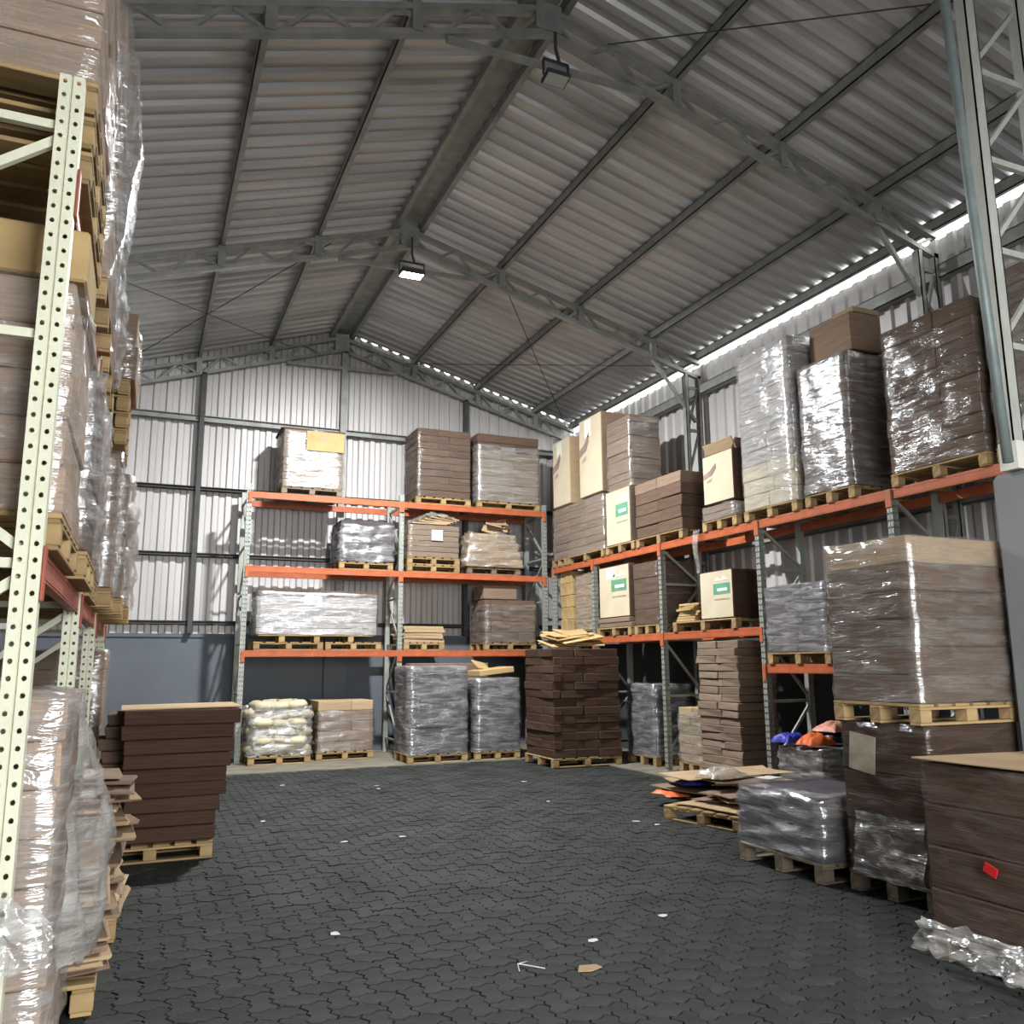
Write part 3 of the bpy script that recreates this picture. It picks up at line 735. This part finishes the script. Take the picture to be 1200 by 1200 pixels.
# --- right rack, lower beams
pallet('far pallet on the lower beam of the right rack', XP+.13, 8.15, 13.52, 14.98, ZA)
for k, (lb, y) in enumerate((('yellow carton column at the far corner of the right rack lower level', 14.66),)):
    t = thing('cardboard_stack', lb, 'cardboard stack', (7.76, 14.7, ZA+.142), 0)
    bundles(t, .55, .5, 0, 1.15, .23, 1, 2, 'kraft_yellow', .012)
t = thing('cardboard_stack', 'pale wrapped column next to the yellow cartons on the right rack lower level', 'cardboard stack', (7.8, 13.98, ZA+.142), 0)
bundles(t, .58, .76, 0, 1.04, .19, 1, 2, 'kraft_light', .007); shell(t, .58, .76, 0, 1.04, 'film_milky', seed=41)
pallet('middle pallet on the lower beam of the right rack', XP, 8.15, 12.16, 13.3, ZA)
t = thing('cardboard_stack', 'flat wrapped base under the large green-patch carton', 'cardboard stack', (7.75, 12.72, ZA+.142), 0)
bundles(t, .76, 1.06, 0, .16, .08, 1, 1, 'kraft_grey', .012)
printed_carton('large cream carton with a green patch on the right rack lower level', XP+.02, 8.05, 12.2, 13.2, ZA+.305, 3.25, ('green', 'white'), 'kraft_dark', False)
load('dark brown wrapped cartons behind the far post on the right rack lower level', 'pallet under the dark brown cartons behind the far post', XP+.03, 8.2, 11.36, 12.1, ZA, 3.2, 'kraft_dark', .24, 1, 1, 'film_thin')
pallet('pallet under the green-labelled carton and yellow boards on the right rack', XP, 8.15, 9.45, 10.95, ZA)
t = thing('loose_boards', 'small pile of yellow folded boards on the right rack lower level', 'cardboard', (7.65, 10.65, ZA+.142))
for k in range(7): put('board', cbox(.5, .44, .035, 'kraft_yellow', .006), t, (rnd.uniform(-.03, .03), rnd.uniform(-.03, .03), .02+.038*k), (0, 0, rnd.uniform(-.12, .12)))
printed_carton('cream carton with a green label and folded top on the right rack lower level', XP+.02, 7.95, 9.5, 10.24, ZA+.143, 2.88, ('green',), 'kraft_brown', False)
load('pale film-wrapped carton beside a dark box on the lowest right rack beam', 'pallet under the pale wrapped carton of the lowest beam', XP, 8.15, 7.75, 8.85, ZB, 2.55, 'slate', .2, 1, 2, 'film_milky', mats=[None]*4)
# --- left rack
ZL, ZM_ = 3.502, 2.032
XQ = -1.35
for k, s in enumerate(('bottom', 'middle', 'top')):
    pallet(s + ' one of three pallets stacked on the near top beam of the left rack', XQ, -.3, 3.55, 4.6, ZL+.155*k, along='x')
t = thing('cardboard_stack', 'large brown wrapped load at the top left corner of the picture', 'cardboard stack', (-.82, 4.08, ZL+.455), 0)
bundles(t, 1.03, 1.02, 0, 1.5, .17, 2, 2, 'kraft_pale', .007); shell(t, 1.03, 1.02, 0, 1.5, 'film_clear', seed=51, amp=.012)
load('tall load with loosely bulging film behind the top left load', 'pallet under the bulging film load of the left rack top', XQ, -.28, 4.72, 5.66, ZL, 5.25, 'kraft_pale', .2, 2, 2, 'film_milky', bulge=.1, amp=.02, mats=[None]*7+['kraft_light'])
for k in range(4): pallet(('lowest', 'second', 'third', 'uppermost')[k] + ' of four empty pallets stacked high on the left rack', XQ, -.22, 7.95, 8.95, ZL+.15*k, along='x')
t = thing('cardboard_stack', 'short wrapped carton on the four stacked pallets of the left rack', 'cardboard stack', (-.74, 8.45, ZL+.595), 0)
bundles(t, 1.12, .95, 0, .62, .3, 1, 1, 'kraft', .012); shell(t, 1.12, .95, 0, .45, 'film_clear', seed=52, rows=6, cap=False)
load('wrapped load on the middle top bay of the left rack', 'pallet in the middle top bay of the left rack', XQ, -.3, 5.95, 6.95, ZL, 4.5, 'kraft', .2, 2, 2, 'film_milky', bulge=.05, amp=.02)
load('large pinkish brown wrapped load behind the nearest cream post', 'pallet under the large load behind the nearest cream post', XQ, -.3, 3.6, 4.62, ZM_, 3.1, 'kraft_pale', .18, 2, 2, 'film_clear', amp=.014, bulge=.02, along='x')
t = put('yellow_carton', cbox(1.02, .6, .22, 'kraft_yellow', .01), None, (-.8, 3.95, 3.13+.11)); tag(t, 'flat yellow carton lying on the load behind the nearest cream post', 'carton')
load('film-covered load in the near middle bay of the left rack', 'pallet in the near middle bay of the left rack', XQ, -.27, 4.76, 5.6, ZM_, 3.1, 'kraft_dark', .2, 2, 2, 'film_milky', bulge=.03, amp=.02, along='x')
load('grey load past the second cream post on the left rack', 'pallet past the second cream post of the left rack', XQ, -.3, 5.9, 6.85, ZM_, 3.2, 'kraft_grey', .18, 2, 2, 'film_clear', along='x')
load('narrow film-wrapped load before the third cream post on the left rack', 'pallet before the third cream post of the left rack', XQ, -.22, 6.98, 7.74, ZM_, 3.2, 'kraft', .18, 2, 2, 'film_milky', bulge=.01, amp=.015)
load('whitish loosely wrapped load past the third cream post', 'pallet past the third cream post of the left rack', XQ, -.16, 7.96, 8.84, ZM_, 3.25, 'kraft', .18, 2, 2, 'film_milky', bulge=.05, amp=.03)
load('farthest wrapped load on the left rack', 'farthest pallet of the left rack', XQ, -.12, 9.02, 9.88, ZM_, 3.2, 'kraft_light', .18, 2, 2, 'film_milky', bulge=.03, amp=.03)
load('wrapped load standing on the floor under the second bay of the left rack', 'pallet on the floor under the second bay of the left rack', XQ, -.4, 6.7, 7.6, F0, 1.4, 'kraft_dark', .18, 2, 2, 'film_clear')
load('carton load on the floor behind the third cream post', 'pallet on the floor behind the third cream post', XQ, -.28, 9.0, 9.9, F0, 1.75, 'kraft', .18, 2, 2, 'film_clear')
load('near wrapped brown stack on the floor at the lower left corner', 'pallet at the lower left corner', -1.25, -.22, 3.6, 4.52, F0, 1.5, 'kraft_pale', .17, 2, 2, 'film_milky', amp=.016, bulge=.02, along='x')
film_drape = curtain(lambda u, v: (-.6+.4*u+.03*wob(u, v, 5, 8), 3.36-.05*math.sin(u*3)+.05*wob(u*1.6, v*.5+u*.6, 7, 9)-.03*v, 1.06-.28*u-(.40-.27*u)*v+.012*math.sin(u*31)), 34, 14).build('plastic_film', 'film_loose', smooth=True)
tag(film_drape, 'crumpled sheet of clear film hanging before the foot of the nearest cream post', 'plastic film')
t = [o for o in col.objects if o.get('label', '').startswith('near wrapped brown stack')][0]
curtain(lambda u, v: (.53+.15*math.sin(u*2.2)*math.sin(v*2.6)+.07*wob(u, v*.5, 5, 3)*(.4+v)+.03*wob(u, v*.5, 13, 4), -.32+.7*u, 1.3-.95*v-.12*u+.02*math.sin(u*13)), 26, 22).build('loose_film', 'film_loose', t, smooth=True)
# scrap boards beside the left rack
def scrap(label, cx, cy_, w, d, n, h, pl, seed):
    q = random.Random(seed)
    pallet(pl, cx-w/2, cx+w/2, cy_-d/2, cy_+d/2, .002, along='x')
    t = thing('scrap_board_pile', label, 'cardboard', (cx, cy_, .146)); z = .0
    for k in range(n):
        th = h/n; ti = q.uniform(-.05, .05)
        m = 'kraft_light' if q.random() < .5 else 'kraft'
        put('board', cbox(round(w*q.choice((.8, .9, 1.0, 1.05)), 2), round(d*q.choice((.6, .8, 1.0)), 2), round(th*.8, 3), m, .004, .02, q.randrange(3)), t,
            (q.uniform(-.04, .06), q.uniform(-.05, .05), z+th/2+.01), (ti, q.uniform(-.05, .05), q.uniform(-.13, .13)))
        z += th
    return t
scrap('nearest pile of torn flattened boards on the floor beside the left rack', -.45, 5.08, .72, .66, 22, .5, 'pallet under the nearest pile of torn boards', 3)
scrap('second pile of torn flattened boards, before the tall brown board stack', -.42, 6.22, .8, .68, 34, .8, 'pallet under the second pile of torn boards', 4)
# tall brown board stack on the left
pallet('pallet under the leaning brown board stack on the open floor', -.3, .68, 8.02, 8.9, .002)
t = thing('cardboard_stack', 'leaning unwrapped stack of dark brown flat bundles on the open floor', 'cardboard stack', (.36, 8.46, .146))
bundles(t, .82, .88, 0, 1.09, .121, 1, 1, 'kraft_brown', .018, lean=(.0, 0), taper=.32)
bundles(t, .24, .5, 0, 1.05, .1, 1, 1, 'kraft_dark', .03, ox=-.5, oy=.15)
put('cover_board', cbox(.98, .9, .012, 'kraft_light', .003), t, (.02, 0, 1.10), (0, -.01, .01))
# right foreground
t = load('near dark brown wrapped stack with a red sticker at the lower right corner', 'pallet under the near stack with the red sticker', 4.12, 5.12, 2.72, 3.72, .002, 1.04, 'kraft_brown', .2, 1, 1, 'film_thin', pm='wood_grey', amp=.008)
put('red_sticker', cbox(.006, .075, .05, 'mark_red', .001), t, (-.53, 0.074, 0.399), (.35, 0, 0)); put('cover_board', cbox(1.05, 1.05, .012, 'kraft_light', .003), t, (0, 0, .91), (0, .015, .02))
curtain(lambda u, v: (-.54-.14*v*(.7+.9*wob(u, v, 6, 5))+.03*wob(u, v, 14, 6), -.52+1.05*u, -.06+.13*(1-v)+.05*wob(u, v, 9, 7)-.02*v), 44, 8).build('loose_film', 'film_loose', t, smooth=True)
t = load('lower half of the tall brown wrapped tower, with a pale paper sheet', 'pallet on the floor under the tall brown tower', 4.8, 5.72, 4.26, 5.02, .002, 1.18, 'kraft_brown', .34, 1, 1, 'film_thin', pm='wood_grey', amp=.008)
put('paper_sheet', cbox(.004, .24, .26, 'mark_grey', .001), t, (-.476, .16, .82), (.12, 0, 0))
curtain(lambda u, v: (-.5-.05*v+.03*wob(u+.5*v, v*.6, 5, 1)+.015*wob(u+.8*v, v, 13, 2), -.36+.6*u, .42-.42*v*(.7+.3*u)-.12*(1-u)*v), 30, 20).build('loose_film', 'film_milky', t, smooth=True)
load('upper half of the tall brown wrapped tower, its top level with the rack posts', 'pallet between the two halves of the tall brown tower', 4.76, 5.72, 4.24, 5.02, 1.182, 2.46, 'kraft_dark', .2, 1, 1, 'film_clear', amp=.01, mats=[None]*5+['kraft_light'])
load('low glossy film-wrapped pile on the floor left of the tall brown tower', 'pallet with film-wrapped edge under the low glossy pile', 4.68, 5.6, 5.15, 6.12, .002, .6, 'slate', .15, 1, 1, 'film_milky', amp=.03, pm='wood_grey')
# scrap pallet
pz = thing('pallet', 'pale pallet heaped with torn boards on the open floor at the right', 'pallet', (5.82, 7.6, .002), R(13), 'wooden pallets')
for src in [pallet('x', 0, 1.15, 0, 1.0, 0, along='x')]:
    for c in list(src.children): c.parent = pz
    bpy.data.objects.remove(src)
pallet('older pallet behind the pallet heaped with torn boards', 6.0, 7.0, 8.25, 9.2, .002, 'wood_grey', .1)
HB = [(5.85, 7.6, .16, 1.1, .95, .2), (6.2, 7.75, .19, 1.3, .8, .35), (6.0, 7.5, .22, .9, .7, -.2), (6.45, 7.7, .25, 1.1, .55, .5), (5.75, 7.55, .27, .6, .5, .1), (6.35, 7.45, .30, .95, .45, .15), (6.1, 7.85, .32, .7, .6, .7),
      (6.35, 8.5, .20, 1.5, 1.0, .1), (6.4, 8.6, .25, 1.4, .7, -.1), (6.25, 8.35, .36, 1.6, .75, .03), (6.0, 7.65, .36, .85, .4, -.35), (6.5, 7.5, .335, .5, .35, 1.0), (5.9, 7.9, .39, .6, .35, .3)]
HL = ['bottom torn board lying flat on the pale right floor pallet', 'long torn board second from the bottom of the right heap', 'crooked torn board low in the front of the right heap', 'narrow torn board pointing towards the low glossy pile',
      'small torn board at the left front corner of the right heap', 'narrow torn board high in the front of the right heap', 'twisted torn board in the middle of the right heap', 'wide board lying directly on the older rear pallet', 'middle board on the older rear pallet',
      'large clean top board covering the rear of the right heap', 'slanting torn board at the left of the white paper sheet', 'short torn board turned crosswise on the right heap', 'topmost small torn board near the clear film clump']
for k, (x, y, z, w, d, rz) in enumerate(HB):
    b = MB(); q = random.Random(k+20); n = 9; pts = []
    for e, (ax, ay, bx, by) in enumerate(((-1, -1, 1, -1), (1, -1, 1, 1), (1, 1, -1, 1), (-1, 1, -1, -1))):
        for sg in range(3):
            f = sg/3; pts.append((w/2*(ax+(bx-ax)*f)*q.uniform(.82, 1.03), d/2*(ay+(by-ay)*f)*q.uniform(.78, 1.03)))
    b.prism(pts, 0, .008)
    o = b.build('cardboard_sheet', ('kraft_light', 'kraft', 'kraft_yellow')[k % 3] if k % 3 < 2 or k > 8 else 'kraft_light', None, (x, y, z), (q.uniform(-.009, .009), q.uniform(-.009, .009), rz))
    tag(o, HL[k], 'cardboard', 'torn boards heaped on the right floor pallets')
tag(put('paper_sheet', cbox(.24, .18, .004, 'paper', .001), None, (6.2, 7.55, .405), (0, 0, .3)), 'white sheet of paper lying on the heap of torn boards', 'paper')
def rag(name, label, cat, m, loc, w, d, h, seed, rz=0):
    q = random.Random(seed); p = [q.uniform(0, 6) for _ in range(6)]
    b = curtain(lambda u, v: ((u-.5)*w*(1+.15*math.sin(v*7+p[0])), (v-.5)*d*(1+.2*math.sin(u*6+p[1])), h*((math.sin(u*math.pi)*math.sin(v*math.pi))**.3*(.8+.45*wob(u, v*1.6, 4, p[2])+.2*wob(u, v*1.5, 11, p[3]))-.4)), 18, 16)
    o = b.build(name, m, None, loc, (0, 0, rz), True); tag(o, label, cat)
    return o
rag('plastic_bag', 'crumpled orange bag squeezed under the heap of torn boards', 'bag', 'plastic_orange', (5.72, 8.55, .165), .42, .45, .055, 1)
rag('plastic_bag', 'crumpled dark blue bag squeezed under the heap of torn boards', 'bag', 'plastic_blue', (5.85, 8.3, .305), .5, .35, .05, 2)
rag('plastic_bag', 'clump of clear film lying on the heap of torn boards', 'plastic film', 'film_loose', (5.75, 7.75, .465), .4, .35, .12, 3)
# crate with bags by the right rack
t = load('low film-wrapped crate under the right rack carrying orange and blue bags', 'pallet under the low wrapped crate of the right rack', 7.14, 7.95, 7.75, 8.5, F0, .62, 'slate', .2, 1, 1, 'film_milky', amp=.02)
b = MB()
b.tube([(.16*math.cos(a*math.pi/8), .16*math.sin(a*math.pi/8), .05) for a in range(17)], .05, 8)
tag(b.build('tyre_ring', 'black_film', None, (7.72, 8.12, .665), smooth=True), 'black rubber ring lying on the low wrapped crate', 'ring')
rag('folded_bag', 'folded blue bag on top of the low wrapped crate', 'bag', 'plastic_blue', (7.22, 8.34, .72), .36, .26, .13, 7)
rag('folded_bag', 'folded orange bag on top of the low wrapped crate', 'bag', 'plastic_orange', (7.27, 7.98, .72), .36, .28, .14, 8)
rag('folded_bag', 'pink and cream folded bag on top of the low wrapped crate', 'bag', 'plastic_pink', (7.7, 8.12, .84), .4, .35, .12, 9)
# litter
for k, (x, y) in enumerate(((1.9, 12.3), (3.05, 11.7), (3.0, 11.4), (2.4, 8.2), (1.85, 8.2), (1.2, 5.5), (5.0, 11.2), (4.55, 9.5), (4.9, 7.7), (4.8, 7.95), (5.5, 7.6), (3.2, 5.0), (2.55, 4.75), (1.3, 9.6))):
    q = random.Random(k); n = 6
    b = MB().prism([(.06*q.uniform(.5, 1)*math.cos(2*math.pi*i/n), .035*q.uniform(.5, 1)*math.sin(2*math.pi*i/n)) for i in range(n)], 0, .003)
    tag(b.build('paper_scrap', 'paper', None, (x, y, .004), (0, .05, q.uniform(0, 3))), 'small pale scrap of paper lying on the dark paving', 'paper scrap', 'litter on the paving')
b = MB().tube([(0, 0, .006), (.03, .09, .008), (.1, .12, .006), (.03, .09, .012), (.14, -.02, .006)], .003, 6)
tag(b.build('string_piece', 'paper', None, (1.95, 4.45, .002)), 'bent piece of white string on the near paving', 'string')
tag(MB().prism([(-.07, -.03), (.0, -.05), (.08, -.02), (.07, .03), (-.02, .05)], 0, .004).build('card_scrap', 'kraft_light', None, (2.3, 4.35, .003)), 'brown scrap of card on the near paving', 'card scrap')
tag(curtain(lambda u, v: (7.33-.03*math.sin(v*5), 10.28-.16*u*(1-.6*v), 3.5-.62*v+.02*math.sin(u*19+v*7)), 8, 16).build('plastic_film', 'film_loose', smooth=True), 'ragged tail of film hanging from the top beam left of the cream carton', 'plastic film')
